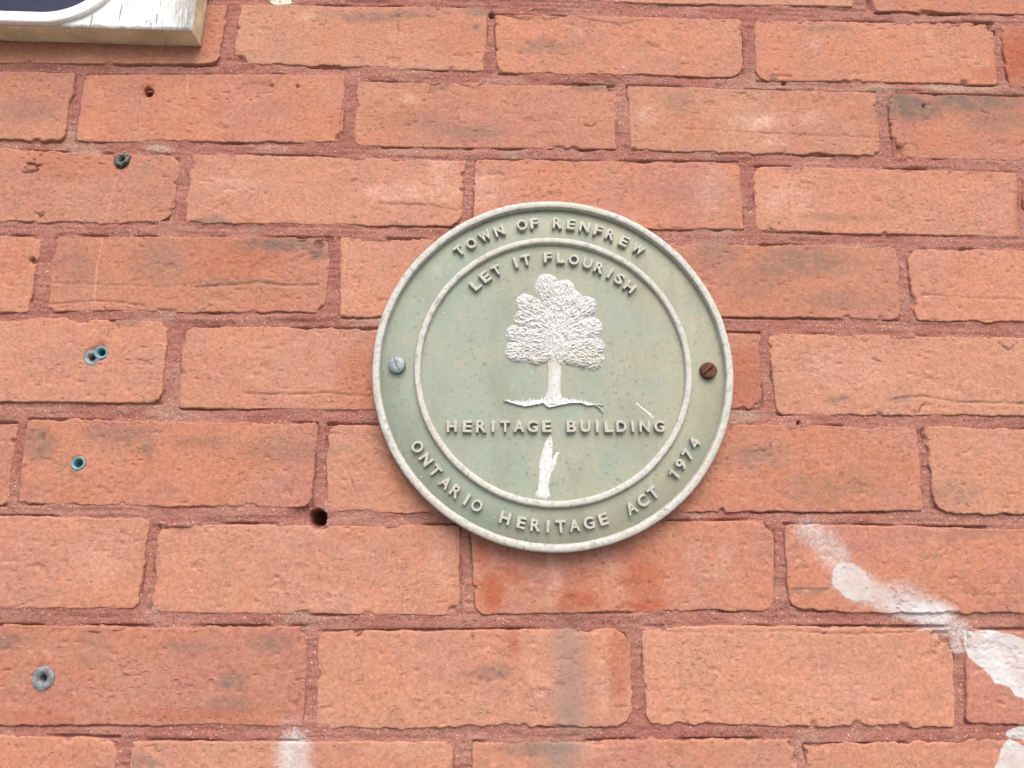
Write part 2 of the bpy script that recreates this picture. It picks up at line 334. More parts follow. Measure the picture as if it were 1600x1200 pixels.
# cuts into the faces: polyline, half width (px), depth (mm), how much dirt sits in it
CUTS = [([(85, 443), (180, 446), (265, 449), (292, 446)], 2.2, .7, .45), ([(306, 449), (385, 444), (402, 440), (440, 446), (497, 446)], 2.6, 1.5, .8),
        ([(594, 319), (665, 321), (700, 327), (714, 330)], 2.2, 1.3, .7), ([(381, 615), (412, 616), (479, 616), (513, 613), (555, 619), (590, 617)], 2.0, 1.2, .75),
        ([(1397, 624), (1441, 619), (1495, 629), (1600, 631), (1690, 634)], 2.4, 1.3, .65), ([(1232, 921), (1293, 922)], 2.0, 1.0, .5), ([(1448, 927), (1530, 929), (1620, 927)], 1.8, .8, .4),
        ([(1062, 202), (1144, 206), (1222, 211), (1374, 216)], 1.8, .7, .3), ([(1438, 461), (1532, 467), (1620, 471)], 1.8, .7, .35), ([(78, 476), (115, 473), (152, 471), (190, 473), (229, 479)], 2.0, 1.2, .15),
        ([(738, 993), (739, 1001), (736, 1012)], 1.5, 2.2, .9), ([(622, 24), (620, 40), (624, 50)], 1.6, 1.8, .8), ([(608, 28), (628, 24), (638, 18)], 1.2, 1.0, .6),
        ([(785, 24), (822, 32), (840, 25), (853, 33), (870, 29), (890, 25), (920, 32), (945, 36), (970, 39), (1005, 34)], 1.5, 1.3, .45), ([(848, 50), (855, 72), (865, 70)], 1.6, -.8, .0), ([(850, 74), (857, 76), (864, 72)], 1.2, 1.0, .4),
        ([(660, 128), (675, 134), (712, 130), (742, 139), (755, 131), (825, 133), (875, 131), (900, 136), (915, 133), (945, 131)], 1.6, 1.6, .55),
        ([(1200, 986), (1240, 985), (1290, 989), (1337, 990), (1430, 987)], 1.5, 1.1, .5), ([(1008, 985), (1100, 988), (1200, 986)], 1.2, .8, .35),
        ([(38, 271), (48, 270), (60, 266)], 2.6, 4.0, .8), ([(40, 262), (44, 268)], 1.4, 2.5, .7), ([(44, 257), (52, 257)], 2.6, 3.0, .7), ([(53, 250), (55, 262), (54, 266)], 1.8, 3.0, .6), ([(56, 260), (65, 258)], 2.4, 3.0, .3),
        ([(57, 333), (64, 340), (68, 336)], 1.6, 2.0, .5), ([(64, 338), (60, 345)], 1.2, 2.0, .5), ([(219, 160), (217, 167)], 1.1, .9, .95), ([(216, 188), (214, 194)], 1.1, .9, .95),
        ([(1090, 1120), (1068, 1118)], 1.0, .6, .3), ([(1063, 1110), (1072, 1118), (1074, 1128)], 1.2, 1.6, .8), ([(1060, 1112), (1068, 1124), (1074, 1128)], 1.0, 1.2, .6),
        ([(452, 1070), (450, 1090), (455, 1100), (466, 1096), (470, 1082)], 1.5, 1.4, .45), ([(460, 1070), (470, 1060), (478, 1062)], 1.2, 1.2, .3), ([(150, 1084), (165, 1091), (182, 1090)], 1.2, 1.0, .5),
        ([(540, 730), (546, 741), (550, 752), (556, 768)], 1.1, 1.1, .5), ([(196, 752), (206, 742)], 1.6, 1.0, .5), ([(163, 480), (166, 487)], 1.6, 2.0, .6), ([(172, 500), (182, 503), (187, 514)], 1.4, 1.6, .6),
        ([(1364, 560), (1376, 566)], 2.0, 1.6, .75), ([(1436, 645), (1438, 636), (1446, 631)], 1.6, 2.2, .6), ([(1205, 118), (1222, 118), (1235, 121)], 2.2, 1.4, .7), ([(1530, 174), (1545, 178), (1540, 196)], 1.8, 1.0, .7),
        ([(913, 196), (925, 198), (930, 194)], 1.4, 1.4, .6), ([(548, 283), (556, 281), (565, 285)], 1.6, 1.4, .5), ([(345, 322), (352, 318), (356, 322)], 1.6, 1.4, .5), ([(855, 915), (862, 913)], 1.2, .8, .2),
        ([(697, 1083), (708, 1085), (720, 1084)], 1.4, 1.2, .5), ([(1240, 660), (1242, 662)], 1.0, .5, .3), ([(165, 540), (154, 530), (155, 521)], .9, .5, .3), ([(160, 536), (168, 530)], 1.0, .5, .1),
        ([(1345, 530), (1352, 536), (1358, 528)], 1.1, 1.0, .35), ([(1560, 535), (1575, 548), (1585, 540), (1590, 536)], 1.6, 1.4, .6), ([(1567, 542), (1580, 548)], 1.4, 1.2, .5), ([(1555, 1095), (1566, 1100)], 1.8, 1.4, .6), ([(1350, 848), (1356, 858)], 1.1, .7, .3)]
HOLES = [(232, 143.5, 7.2, 17.0), (52, 408, 4.2, 8.0), (144, 559, 8, 14.0), (158, 551, 8, 14.0), (122, 724, 8, 14.0), (67, 1060, 10, 14.0), (190, 252, 10.5, 12.0), (425, 134, 2.0, 1.6), (465, 136, 2.0, 1.6), (1443, 166, 2.4, 2.0), (1287, 990, 1.6, 1.2)]
CHIPS = [(372, 101, 17, 5.0), (536, 217, 13, 5.0), (1392, 244, 24, 6.5), (1386, 228, 12, 4.0), (1549, 40, 9, 4.0), (480, 984, 13, 4.5), (1487, 985, 30, 6.0), (1468, 978, 14, 4.0), (1207, 815, 18, 5.5),
         (718, 962, 19, 5.5), (506, 489, 12, 4.5), (560, 986, 9, 3.0), (980, 985, 9, 4.0), (1188, 640, 13, 4.5), (1160, 642, 7, 4.0), (500, 822, 12, 2.2), (520, 372, 11, 3.2), (498, 384, 9, 2.2), (470, 368, 12, 2.0),
         (283, 245, 10, 4.0), (265, 508, 9, 3.5), (187, 1155, 9, 4.0), (709, 1160, 10, 4.0), (1241, 1158, 12, 5.0), (1350, 14, 16, 5.0), (1350, 1, 10, 4.0), (254, 818, 12, 3.0), (160, 240, 5, 2.5), (235, 235, 4, 1.5),
         (1440, 670, 9, 4.0), (38, 790, 8, 3.5), (1505, 132, 7, 2.5), (1208, 126, 6, 2.2), (1340, 131, 5, 2.5), (990, 236, 6, 2.5), (300, 350, 5, 2.0), (1590, 268, 7, 3.0), (955, 134, 9, 4.0), (30, 657, 6, 2.5)]

def wear(u, v):
    wu = u + 7*fbm(u/26, v/26, 5, 4, .6); wv = v + 6*fbm(u/24, v/24, 9, 4, .6)
    def ell(lst, soft=1.15):
        a = np.zeros_like(u)
        for cx, cy_, rx, ry, s in lst:
            if cx+rx*1.7 < u.min() or cx-rx*1.7 > u.max() or cy_+ry*2.2 < v.min() or cy_-ry*2.2 > v.max(): continue
            d = np.hypot((wu-cx)/rx, (wv-cy_)/ry)
            a = np.maximum(a, s*sst(soft+.25, .35, d))
        return a
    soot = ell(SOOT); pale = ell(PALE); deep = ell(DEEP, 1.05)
    gs = np.zeros_like(u)
    for st in GSTRIP:
        gs = np.maximum(gs, 1.0*sst(st[-1]*1.6, 0, seg_dist(u+1.6*(wu-u), v, st[:-1])))
    global GREY
    GREY = gs*.75
    paint = np.zeros_like(u)
    for pts, r, s, soft in PAINT_SOFT:
        d = seg_dist(u+.5*(wu-u), v+.5*(wv-v), pts)
        paint = np.maximum(paint, s*sst(r*1.45*soft, r*.15, d))
    for poly in PAINT_HARD:
        d = poly_sd(u+.35*(wu-u)+1.2*fbm(u/6, v/6, 3, 3), v+.35*(wv-v), poly)
        paint = np.maximum(paint, 1.05*sst(1.6, -1.6, d))
    scr = np.zeros_like(u)
    for pts, r, s in SCRATCH:
        scr = np.maximum(scr, s*sst(r*1.3, r*.5, seg_dist(u, v, pts)))
    # orange drilling dust round the holes
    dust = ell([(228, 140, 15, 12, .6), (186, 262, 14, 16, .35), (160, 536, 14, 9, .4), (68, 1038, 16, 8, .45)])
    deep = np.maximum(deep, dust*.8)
    return soot, pale, deep, paint, scr

# ------------------------------------------------------------------ the pavement at the foot of the wall (unseen, added to throw light up onto the undersides)
def mat_pave():
    t = NT('grey_concrete_pavement')
    return t.out(t.mix(t.ramp(t.noise(3, 6, 0.6), 0.35, 0.65), (0.24, 0.23, 0.215), (0.19, 0.185, 0.17)), 0.9, t.noise(60, 4, 0.6), 0.003, 0.6)
pv_ = np.array([(-60, -80, 0), (60, -80, 0), (60, 0.3, 0), (-60, 0.3, 0)], float)
pave = add_obj('pavement', np_mesh('pavement', pv_, [[0, 1, 2, 3]], smooth=False), mat_pave()); pave['kind'] = 'structure'
# ------------------------------------------------------------------ the brick wall
wall = empty('brick_wall', (0, 0.05, Z0-0.75), 'old orange brick wall with red tinted mortar behind the round plaque', 'wall')
WOFF = np.array(wall.location)
bpy.context.view_layer.update()

Q = []
def q(row, tl, tr, br, bl, tone=0.0): Q.append((row, [tl, tr, br, bl], tone*1.25))
q(0, (145, -100), (540, -98), (532, -8), (136, -8)); q(0, (560, -95), (950, -90), (948, -1), (555, -6), .3); q(0, (962, -90), (1330, -88), (1333, 11), (958, 5), -.3); q(0, (1346, -85), (1745, -76), (1760, 27), (1350, 19), .1)
q(1, (-42, 0), (356, 8), (342, 101), (-58, 99), .15); q(1, (375, 8), (763, 14), (755, 111), (366, 101), -.05); q(1, (772, 24), (1157, 30), (1161, 121), (777, 115), -.1)
q(1, (1178, 32), (1552, 38), (1557, 133), (1181, 125), -.15); q(1, (1561, 41), (1950, 50), (1970, 145), (1577, 137), .6)
q(2, (-288, 108), (118, 116), (103, 222), (-305, 214), .2); q(2, (133, 117), (538, 117), (535, 222), (118, 223), .05); q(2, (559, 128), (962, 134), (963, 234), (552, 229), .15)
q(2, (979, 135), (1367, 146), (1378, 244), (985, 234), .15); q(2, (1385, 147), (1790, 155), (1805, 258), (1397, 246), .2)
q(3, (-144, 232), (286, 243), (267, 349), (-162, 348), .22); q(3, (303, 240), (727, 251), (720, 353), (291, 349), -.25); q(3, (742, 251), (1153, 254), (1161, 359), (738, 355), -.05)
q(3, (1175, 260), (1588, 270), (1592, 371), (1181, 362), -.3); q(3, (1592, 277), (2005, 290), (2020, 390), (1606, 373), .6)
q(4, (-380, 362), (66, 371), (46, 489), (-395, 482), .0); q(4, (87, 369), (519, 372), (507, 489), (76, 487), .3); q(4, (530, 372), (963, 380), (968, 494), (532, 496), -.3)
q(4, (978, 380), (1404, 387), (1406, 500), (985, 493), .28); q(4, (1416, 389), (1870, 395), (1885, 507), (1429, 500), -.3)
q(5, (-190, 500), (265, 504), (254, 630), (-210, 628), -.3); q(5, (287, 511), (738, 516), (733, 641), (280, 638), -.2); q(5, (754, 516), (1188, 521), (1190, 639), (750, 640), .35)
q(5, (1197, 521), (1655, 530), (1670, 653), (1213, 646), -.4)
q(6, (-450, 650), (27, 662), (11, 789), (-470, 782), .15); q(6, (43, 656), (497, 662), (487, 794), (30, 787), .15); q(6, (511, 664), (975, 667), (985, 802), (510, 799), -.1)
q(6, (990, 664), (1432, 667), (1441, 799), (1000, 800), .12); q(6, (1441, 669), (1920, 675), (1940, 812), (1458, 799), -.1)
q(7, (-265, 803), (234, 810), (217, 952), (-285, 948), -.2); q(7, (249, 819), (719, 821), (719, 963), (234, 956), -.25); q(7, (734, 820), (1207, 813), (1210, 953), (743, 960), .0)
q(7, (1223, 820), (1715, 828), (1730, 962), (1231, 954), .05)
q(8, (-12, 978), (482, 980), (474, 1134), (-24, 1132), .25); q(8, (497, 988), (982, 983), (987, 1133), (495, 1137), -.25); q(8, (1001, 980), (1487, 980), (1491, 1134), (1007, 1130), -.45)
q(8, (1506, 984), (2010, 985), (2025, 1140), (1509, 1131), .0)
q(9, (-320, 1145), (188, 1153), (170, 1315), (-340, 1310), -.1); q(9, (207, 1159), (709, 1159), (702, 1320), (195, 1318), -.05); q(9, (737, 1161), (1241, 1155), (1258, 1320), (738, 1320), .05)
q(9, (1257, 1166), (1775, 1155), (1800, 1322), (1277, 1325), -.1)

BR = []     # wall-plane quads: corners (4,2), tone, fine?
for row, pts, tone in Q:
    a = np.array(pts, float); X, Z = W(a[:, 0], a[:, 1]); BR.append((row, np.stack([X, Z], -1), tone, True))
rng = np.random.default_rng(4)
JT, LN, CP = 0.0092, 0.2040, 0.06856
rows_z = {r: np.mean([b[1][:, 1].mean() for b in BR if b[0] == r]) for r in range(10)}
for r in (-2, -1, 10, 11): rows_z[r] = rows_z[0]-CP*r if r < 0 else rows_z[9]-CP*(r-9)
for r in range(-2, 12):
    z = rows_z[r]; hh = 0.0292
    have = [b for b in BR if b[0] == r]
    if have: xl = min(b[1][:, 0].min() for b in have); xr = max(b[1][:, 0].max() for b in have)
    else: xl = (0.105 if r % 2 else 0.0) - 0.25; xr = xl - JT
    x = xl - JT
    while x > -0.80:
        l = LN + rng.normal(0, .003); BR.append((r, np.array([(x-l, z+hh), (x, z+hh), (x, z-hh), (x-l, z-hh)]), rng.uniform(-.3, .3), False)); x -= l+JT
    x = xr + JT
    while x < 0.80:
        l = LN + rng.normal(0, .003); BR.append((r, np.array([(x, z+hh), (x+l, z+hh), (x+l, z-hh), (x, z-hh)]), rng.uniform(-.3, .3), False)); x += l+JT

def spaced(L, step, fine_at=(), fr=0.006, fs=0.0004):
    edge = np.array([0, .0003, .0007, .0012, .0018, .0026])
    n = max(int((L-.0052)/step), 4)
    t = np.concatenate([edge, np.linspace(.0026, L-.0026, n+1)[1:-1], L-edge[::-1]])
    for c in fine_at:
        lo, hi = max(c-fr, .003), min(c+fr, L-.003)
        if hi > lo:
            t = t[(t < lo) | (t > hi)]; t = np.concatenate([t, np.arange(lo, hi, fs)])
    return np.unique(np.round(t, 7))/L

hrng = np.random.default_rng(21)
def build_brick(k, quad, tone, fine):
    tl, tr, br, bl = quad
    L = 0.5*(np.linalg.norm(tr-tl)+np.linalg.norm(br-bl)); H = 0.5*(np.linalg.norm(tl-bl)+np.linalg.norm(tr-br))
    cen = quad.mean(0)
    fu, fv = [], []
    if fine:
        for hx, hy, hr, hd in HOLES:
            X, Z = W(hx, hy); lu = (float(X)-min(tl[0], bl[0])); lv = float(Z)-0.5*(bl[1]+br[1])
            if 0 < lu < L and 0 < lv < H and hr > 3: fu.append(lu); fv.append(lv)
    st = 0.00095 if fine else 0.005
    U = spaced(L, st, fu); V = spaced(H, st, fv)
    u, v = np.meshgrid(U, V, indexing='ij')
    X = (bl[0]*(1-u)+br[0]*u)*(1-v) + (tl[0]*(1-u)+tr[0]*u)*v
    Z = (bl[1]*(1-u)+br[1]*u)*(1-v) + (tl[1]*(1-u)+tr[1]*u)*v
    s = k*13+7; dusty = .62*hrng.random()**1.4
    dl, dr, db, dt = u*L, (1-u)*L, v*H, (1-v)*H
    fall = lambda d: sst(.014, 0, d)
    def wob(c, sd, amp): return amp*(.5*fbm(c/.05, c*0+sd, s+sd, 3)+.45*fbm(c/.009, c*0+sd, s+sd+5, 3)+.16*fbm(c/.0022, c*0+sd, s+sd+9, 2))
    amp = .0021
    ae = .45 + 1.25*rng.random(4)**1.5
    def rnd(a, b, ra, rb): return .29*(ra*np.clip(1-a/ra, 0, 1)**2 + rb*np.clip(1-b/rb, 0, 1)**2)
    rc = .0012 + .011*rng.random(4)**2.2
    X = X + (wob(Z, 1, amp*ae[0])+rnd(db, dt, rc[3], rc[0]))*fall(dl) - (wob(Z, 2, amp*ae[1])+rnd(db, dt, rc[2], rc[1]))*fall(dr)
    Z = Z + (wob(X, 3, amp*ae[2])+rnd(dl, dr, rc[3], rc[2]))*fall(db) - (wob(X, 4, amp*1.2*ae[3])+rnd(dl, dr, rc[0], rc[1]))*fall(dt)
    # face relief (h = out of the wall)
    d = np.minimum(np.minimum(dl, dr), np.minimum(db, dt))
    h = .0009 + np.clip(.0005*rng.normal(), -.0004, .0010) + .0007*fbm(X/.08, Z/.05, s, 2)
    h = h + .00026*fbm(X/.014, Z/.010, s+1, 3, .55) + .00008*fbm(X/.008, Z/.003, s+2, 3) + .00010*fbm(X/.0030, Z/.0024, s+3, 2)
    rough = sst(-.1, .5, fbm(X/.05, Z/.03, s+4, 3))
    h = h - rough*.00035*sst(.15, .7, fbm(X/.006, Z/.0035, s+6, 3)) - .0007*sst(.74, .9, vn(X/.0045, Z/.0032, s+7))
    if fine:
        for _ in range(int(rng.integers(3, 9))):
            side = rng.integers(0, 4); t_ = rng.random()
            a_, b_ = [(tl, tr), (tr, br), (br, bl), (bl, tl)][side]
            c_ = a_+(b_-a_)*t_
            rx_, rz_ = (.0016+.0065*rng.random()**2, .0010+.0020*rng.random()) if side in (0, 2) else (.0010+.0020*rng.random(), .0016+.005*rng.random()**2)
            dd = np.hypot((X-c_[0])/rx_, (Z-c_[1])/rz_)*(1+.5*fbm(X/.003, Z/.003, s+20, 3))
            h = h - (.0012+.0018*rng.random())*sst(1.15, .55, dd)
        for _ in range(int(rng.integers(2, 6))):                       # shallow flaked spots on the face
            c_ = cen+np.array([(rng.random()-.5)*L*.9, (rng.random()-.5)*H*.8]); rs = .002+.007*rng.random()**2
            dd = np.hypot((X-c_[0])/(rs*1.6), (Z-c_[1])/rs)*(1+.6*fbm(X/.004, Z/.004, s+21, 3))
            h = h - rng.choice([-.0003, .0005, .0007])*sst(1.1, .8, dd)
    er = .0011*(1+.5*fbm(X/.02, Z/.02, s+8, 2))
    e = np.clip(1-d/er, 0, 1); h = h - .0008*(1-np.sqrt(np.clip(1-e*e, 0, 1)))
    if fine:
        pu, pv = PXL(X, Z)
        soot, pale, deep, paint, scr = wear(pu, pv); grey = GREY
        lo_u, hi_u, lo_v, hi_v = pu.min()-40, pu.max()+40, pv.min()-40, pv.max()+40
        inb = lambda x, y: lo_u < x < hi_u and lo_v < y < hi_v
        wu = pu+1.2*fbm(pu/9, pv/9, 71, 3); wv = pv+1.2*fbm(pu/9, pv/9, 72, 3)
        for pts, r, dep, dirt in CUTS:
            if not any(inb(*p) for p in pts): continue
            dd = seg_dist(wu, wv, pts); m = sst(r*1.15, r*.1, dd)*(.75+.5*fbm(pu/14, pv/14, 73, 2))
            h = h - dep*.001*m; soot = np.maximum(soot, dirt*m*.8)
        for cx, cy_, r, dep in CHIPS:
            if not inb(cx, cy_): continue
            dd = np.hypot(pu-cx, pv-cy_)*(1+.35*fbm(pu/9, pv/9, 74, 3)); h = h - dep*.001*sst(r*1.05, r*.55, dd)
        for hx, hy, r, dep in HOLES:
            if not inb(hx, hy): continue
            dd = np.hypot(pu-hx, pv-hy)*(1+.10*fbm(pu/5, pv/5, 75, 2)); m = sst(r*1.06, r*.92, dd)
            h = h - .0011*sst(r*1.75, r*1.05, dd*(1+.35*fbm(pu/7, pv/7, 76, 3))) - dep*.001*m
        sd_ = seg_dist(pu, pv, [(480, 800), (492, 808), (500, 812)]); h = h - .014*sst(15.5, 13, np.hypot((pu-495)/1.05, pv-810))
    else:
        z0 = np.zeros_like(X); soot, pale, deep, paint, scr, grey = z0, z0, z0, z0, z0, z0
    nu, nv = X.shape
    co = np.stack([X-cen[0], -h, Z-cen[1]], -1).reshape(-1, 3)
    f = grid_faces(nu, nv)
    ids = np.arange(nu*nv).reshape(nu, nv)
    ring = np.concatenate([ids[:, 0], ids[-1, 1:], ids[-2::-1, -1], ids[0, -2:0:-1]])
    back = co[ring].copy(); back[:, 1] = .040
    n0 = len(co); m = len(ring)
    i = np.arange(m); j = (i+1) % m
    sk = np.stack([ring[j], ring[i], n0+i, n0+j], -1)
    co = np.concatenate([co, back]); f = np.concatenate([f, sk])
    at = {}
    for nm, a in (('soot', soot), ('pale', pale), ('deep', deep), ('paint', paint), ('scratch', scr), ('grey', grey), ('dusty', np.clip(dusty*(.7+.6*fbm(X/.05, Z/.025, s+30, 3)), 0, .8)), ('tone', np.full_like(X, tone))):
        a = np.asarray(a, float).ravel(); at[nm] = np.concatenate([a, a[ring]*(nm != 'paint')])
    me = np_mesh('brick', co, f, at)
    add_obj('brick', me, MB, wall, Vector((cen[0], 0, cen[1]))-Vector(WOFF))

for k, (row, quad, tone, fine) in enumerate(BR): build_brick(k, quad, tone, fine)

def build_mortar(x0, x1, z0, z1, step, fine, hole=None):
    xs = np.arange(x0, x1+step*.5, step); zs = np.arange(z0, z1+step*.5, step)
    X, Z = np.meshgrid(xs, zs, indexing='ij')
    sd = np.full(X.shape, 1.0); gro = np.zeros(X.shape)
    for k, (row, quad, tone, fn) in enumerate(BR):
        tl, tr, br, bl = quad
        xa, xb = quad[:, 0].min()-.014, quad[:, 0].max()+.014; za, zb = quad[:, 1].min()-.014, quad[:, 1].max()+.014
        i0, i1 = np.searchsorted(xs, [xa, xb]); j0, j1 = np.searchsorted(zs, [za, zb])
        if i1 <= i0 or j1 <= j0: continue
        x = X[i0:i1, j0:j1]; z = Z[i0:i1, j0:j1]
        tu = (x-tl[0])/(tr[0]-tl[0]); tz = tl[1]+(tr[1]-tl[1])*tu; bz = bl[1]+(br[1]-bl[1])*tu
        tv = (z-bl[1])/(tl[1]-bl[1]); lx = bl[0]+(tl[0]-bl[0])*tv; rx = br[0]+(tr[0]-br[0])*tv
        dt, db, dl, dr = z-tz, bz-z, lx-x, x-rx
        s = np.maximum(np.maximum(dt, db), np.maximum(dl, dr))
        out = np.hypot(np.maximum(np.maximum(dl, dr), 0), np.maximum(np.maximum(dt, db), 0)); s = np.where(s > 0, out, s)
        sd[i0:i1, j0:j1] = np.minimum(sd[i0:i1, j0:j1], s)
        if fine:
            inx = (np.maximum(dl, dr) < 0)
            gn = sst(-.1, .3, fbm(x/.035, z*0+k, 300+k, 3))
            g = np.where(inx, sst(.0015, .0003, np.abs(dt-.0003))*gn, 0)
            gn2 = sst(.1, .5, fbm(x/.03, z*0+k, 400+k, 3))
            g = np.maximum(g, np.where(inx, .6*sst(.0016, .0003, np.abs(db-.0003))*gn2, 0))
            gn3 = sst(.0, .5, fbm(z/.02, x*0+k, 500+k, 3))
            g = np.maximum(g, np.where(np.maximum(dt, db) < 0, .6*sst(.0015, .0003, np.minimum(np.abs(dl), np.abs(dr)))*gn3, 0))
            gro[i0:i1, j0:j1] = np.maximum(gro[i0:i1, j0:j1], g)
    h = -.0003 + .0012*fbm(X/.06, Z/.03, 201, 3) + .0006*fbm(X/.012, Z/.008, 202, 3)
    h = h + .0004*fbm(X/.004, Z/.004, 203, 2) + .0002*fbm(X/.0018, Z/.0018, 204, 2) + .00035*vn(X/.05, Z/.0022, 207)
    h = h + .0006*sst(.0, .5, fbm(X/.03, Z/.02, 206, 3)) - .0022*sst(-.0012, -.0045, sd+.0012*fbm(X/.012, Z/.008, 205, 3))
    h = h - .0035*gro
    pu, pv = PXL(X, Z)
    if fine:
        dd = np.hypot((pu-496)/1.02, pv-810)
        h = h - .034*sst(15.0, 12.5, dd+1.5*fbm(pu/6, pv/6, 77, 2)) - .0035*sst(30, 4, seg_dist(pu, pv, [(470, 806), (486, 809)]))*sst(0, 1, (505-pu)/30)
        for hx, hy, r in ((1247, 661, 3.2), (768, 24, 5), (1552, 53, 4), (1225, 128, 4), (565, 996, 6), (499, 418, 4)):
            h = h - .006*sst(r*1.2, r*.6, np.hypot(pu-hx, pv-hy))
        for cx, cy_, rx, ry, hh in ((282, 822, 22, 5, .0022), (150, 986, 18, 5, .002), (185, 984, 14, 4, .002), (330, 500, 60, 5, .0008), (1400, 138, 60, 5, .0012), (420, 150, 0.1, .1, 0), (480, 495, 80, 6, .0012), (1130, 662, 30, 5, .0012)):
            h = h + hh*sst(1.2, .4, np.hypot((pu-cx)/rx, (pv-cy_)/ry))
    keep = sd > -.013 if fine else sd > -.004
    km = keep[:-1, :-1] | keep[1:, :-1] | keep[:-1, 1:] | keep[1:, 1:]
    if hole is not None:
        a, b, c, d_ = hole
        xm, zm = X[:-1, :-1]+step/2, Z[:-1, :-1]+step/2
        km &= ~((xm > a) & (xm < b) & (zm > c) & (zm < d_))
    co = np.stack([X, -h, Z], -1).reshape(-1, 3)
    f = grid_faces(*X.shape, km)
    co, f, at = compact(co, f, {'pu': pu.ravel(), 'pv': pv.ravel()})
    if fine:
        soot, pale, deep, paint, scr = wear(at['pu'], at['pv'])
        pl = np.zeros_like(soot)
        for cx, cy_, rx, ry, s in ((250, 232, 25, 7, .8), (640, 237, 60, 4, .3), (1500, 137, 80, 7, .7), (1370, 140, 50, 6, .5), (600, 500, 60, 5, .4), (1150, 648, 50, 6, .6), (1300, 385, 120, 5, .4), (560, 808, 40, 4, .5), (290, 355, 30, 5, .3)):
            pl = np.maximum(pl, s*sst(1.3, .3, np.hypot((at['pu']-cx)/rx, (at['pv']-cy_)/ry)))
        at = {'soot': np.maximum(soot*.5, GREY*.45), 'pale': pl, 'paint': paint*.9}
    else:
        z = np.zeros(len(co)); at = {'soot': z, 'pale': z, 'paint': z}
    co = co - np.array([WOFF[0], WOFF[1], WOFF[2]])
    add_obj('mortar', np_mesh('mortar', co, f, at), MM, wall)

xa, za = -0.42, Z0-0.335; xb, zb = 0.405, Z0+0.345
build_mortar(xa, xb, za, zb, 0.00085, True)
build_mortar(-0.98, 0.98, Z0-0.50, Z0+0.50, 0.004, False, (xa+.003, xb-.003, za+.003, zb-.003))

# flakes of old grey-green paint stuck in the joints
def flake(poly, h0, t, mat, parent, name):
    X, Z = W(np.array([p[0] for p in poly], float), np.array([p[1] for p in poly], float), h0)
    bm = bmesh.new(); cx, cz = X.mean(), Z.mean()
    vs_ = [bm.verts.new((x-cx, 0, z-cz)) for x, z in zip(X, Z)]
    f = bm.faces.new(vs_); f.normal_update()
    if f.normal.y > 0: f.normal_flip()
    r = bmesh.ops.extrude_face_region(bm, geom=[f])
    for v_ in r['geom']:
        if isinstance(v_, bmesh.types.BMVert): v_.co.y -= t; v_.co.x *= .96; v_.co.z *= .94
    bmesh.ops.recalc_face_normals(bm, faces=bm.faces)
    me = bpy.data.meshes.new(name); bm.to_mesh(me); bm.free()
    loc = Vector((cx, -h0, cz)) - (parent.location if parent else Vector())
    return add_obj(name, me, mat, parent, loc)
for poly in ([(416, -14), (474, -14), (473, 3), (462, 7), (455, 10), (438, 12), (428, 11), (418, 3)], [(36, 353), (45, 352), (55, 354), (56, 357), (47, 357), (38, 359)], [(31, 346), (38, 345), (41, 348), (38, 350)],
             [(-4, 348), (4, 349), (4, 352), (2, 357), (-4, 360)], [(41, 362), (50, 360), (52, 363), (44, 366)], [(488, -6), (500, -6), (500, 3), (490, 4)]):
    flake(poly, -.0030, .0022, MFLAKE, wall, 'paint_flake')

# ------------------------------------------------------------------ the plaque
plaque = empty('heritage_plaque', (0, 0, Z0-PR), 'round sage green cast plaque with tree relief and raised lettering on the brick wall', 'plaque')
PLOC = Vector(plaque.location); PC = Vector((0, 0, PR))        # plaque centre in its own frame
HF, HT = 0.0105, 0.0146                                       # field and rim height above the wall
add_obj('plate', lathe('plate', [(.0003, HF), (.03, HF), (.06, HF), (.09, HF), (.1, HF), (.1215, HF), (.1222, HF-.001), (.1222, .002), (.06, .002), (.0003, .002)]), MS, plaque, PC)
def wobr(seed, a): return lambda th, k: a*(np.sin(th*7+seed)+.7*np.sin(th*17+seed*2)+.6*np.sin(th*41+seed*3))
add_obj('rim', lathe('rim', [(.1212, HF-.003), (.1209, HF-.0002), (.1211, HF+.0010), (.1213, HT-.0006), (.1215, HT-.0001), (.1219, HT+.0002), (.1240, HT+.0003), (PR-.0009, HT), (PR-.0003, HT-.0006), (PR, HT-.0018), (PR+.0004, .0015), (PR-.004, .0008), (.118, .0012), (.1212, HF-.003)], 320, wobr(1, .0007)), MRIM, plaque, PC)
add_obj('ring', lathe('ring', [(.0926, HF-.002), (.0928, HF+.0004), (.0930, HF+.0024), (.0934, HF+.0032), (.0941, HF+.0035), (.0962, HF+.0036), (.0970, HF+.0033), (.0975, HF+.0024), (.0978, HF+.0006), (.0981, HF-.002)], 320, wobr(2, .0007)), MRIM, plaque, PC)

def P3(u, v, h):
    X, Z = W(float(u), float(v), h); return Vector((float(X), -h, float(Z))) - PLOC
# raised lettering
_gl = {}
def one_mesh():
    pts = [(-.0001, -.00405), (.0016, -.00405), (.0016, .00405), (.0004, .00405), (-.0008, .0029), (-.0021, .0024), (-.0021, .0012), (-.0001, .0016)]
    bm = bmesh.new(); f = bm.faces.new([bm.verts.new((x, .0003, z)) for x, z in pts]); f.normal_update()
    if f.normal.y > 0: f.normal_flip()
    e = bmesh.ops.extrude_face_region(bm, geom=[f])
    for v_ in e['geom']:
        if isinstance(v_, bmesh.types.BMVert): v_.co.y = -.0034
    bmesh.ops.recalc_face_normals(bm, faces=bm.faces); bmesh.ops.bevel(bm, geom=[x for x in bm.edges if all(v_.co.y < 0 for v_ in x.verts)], offset=.00025, segments=2, affect='EDGES')
    me = bpy.data.meshes.new('letter'); bm.to_mesh(me); bm.free(); me.materials.append(MLET); return me
_gl['1'] = one_mesh()
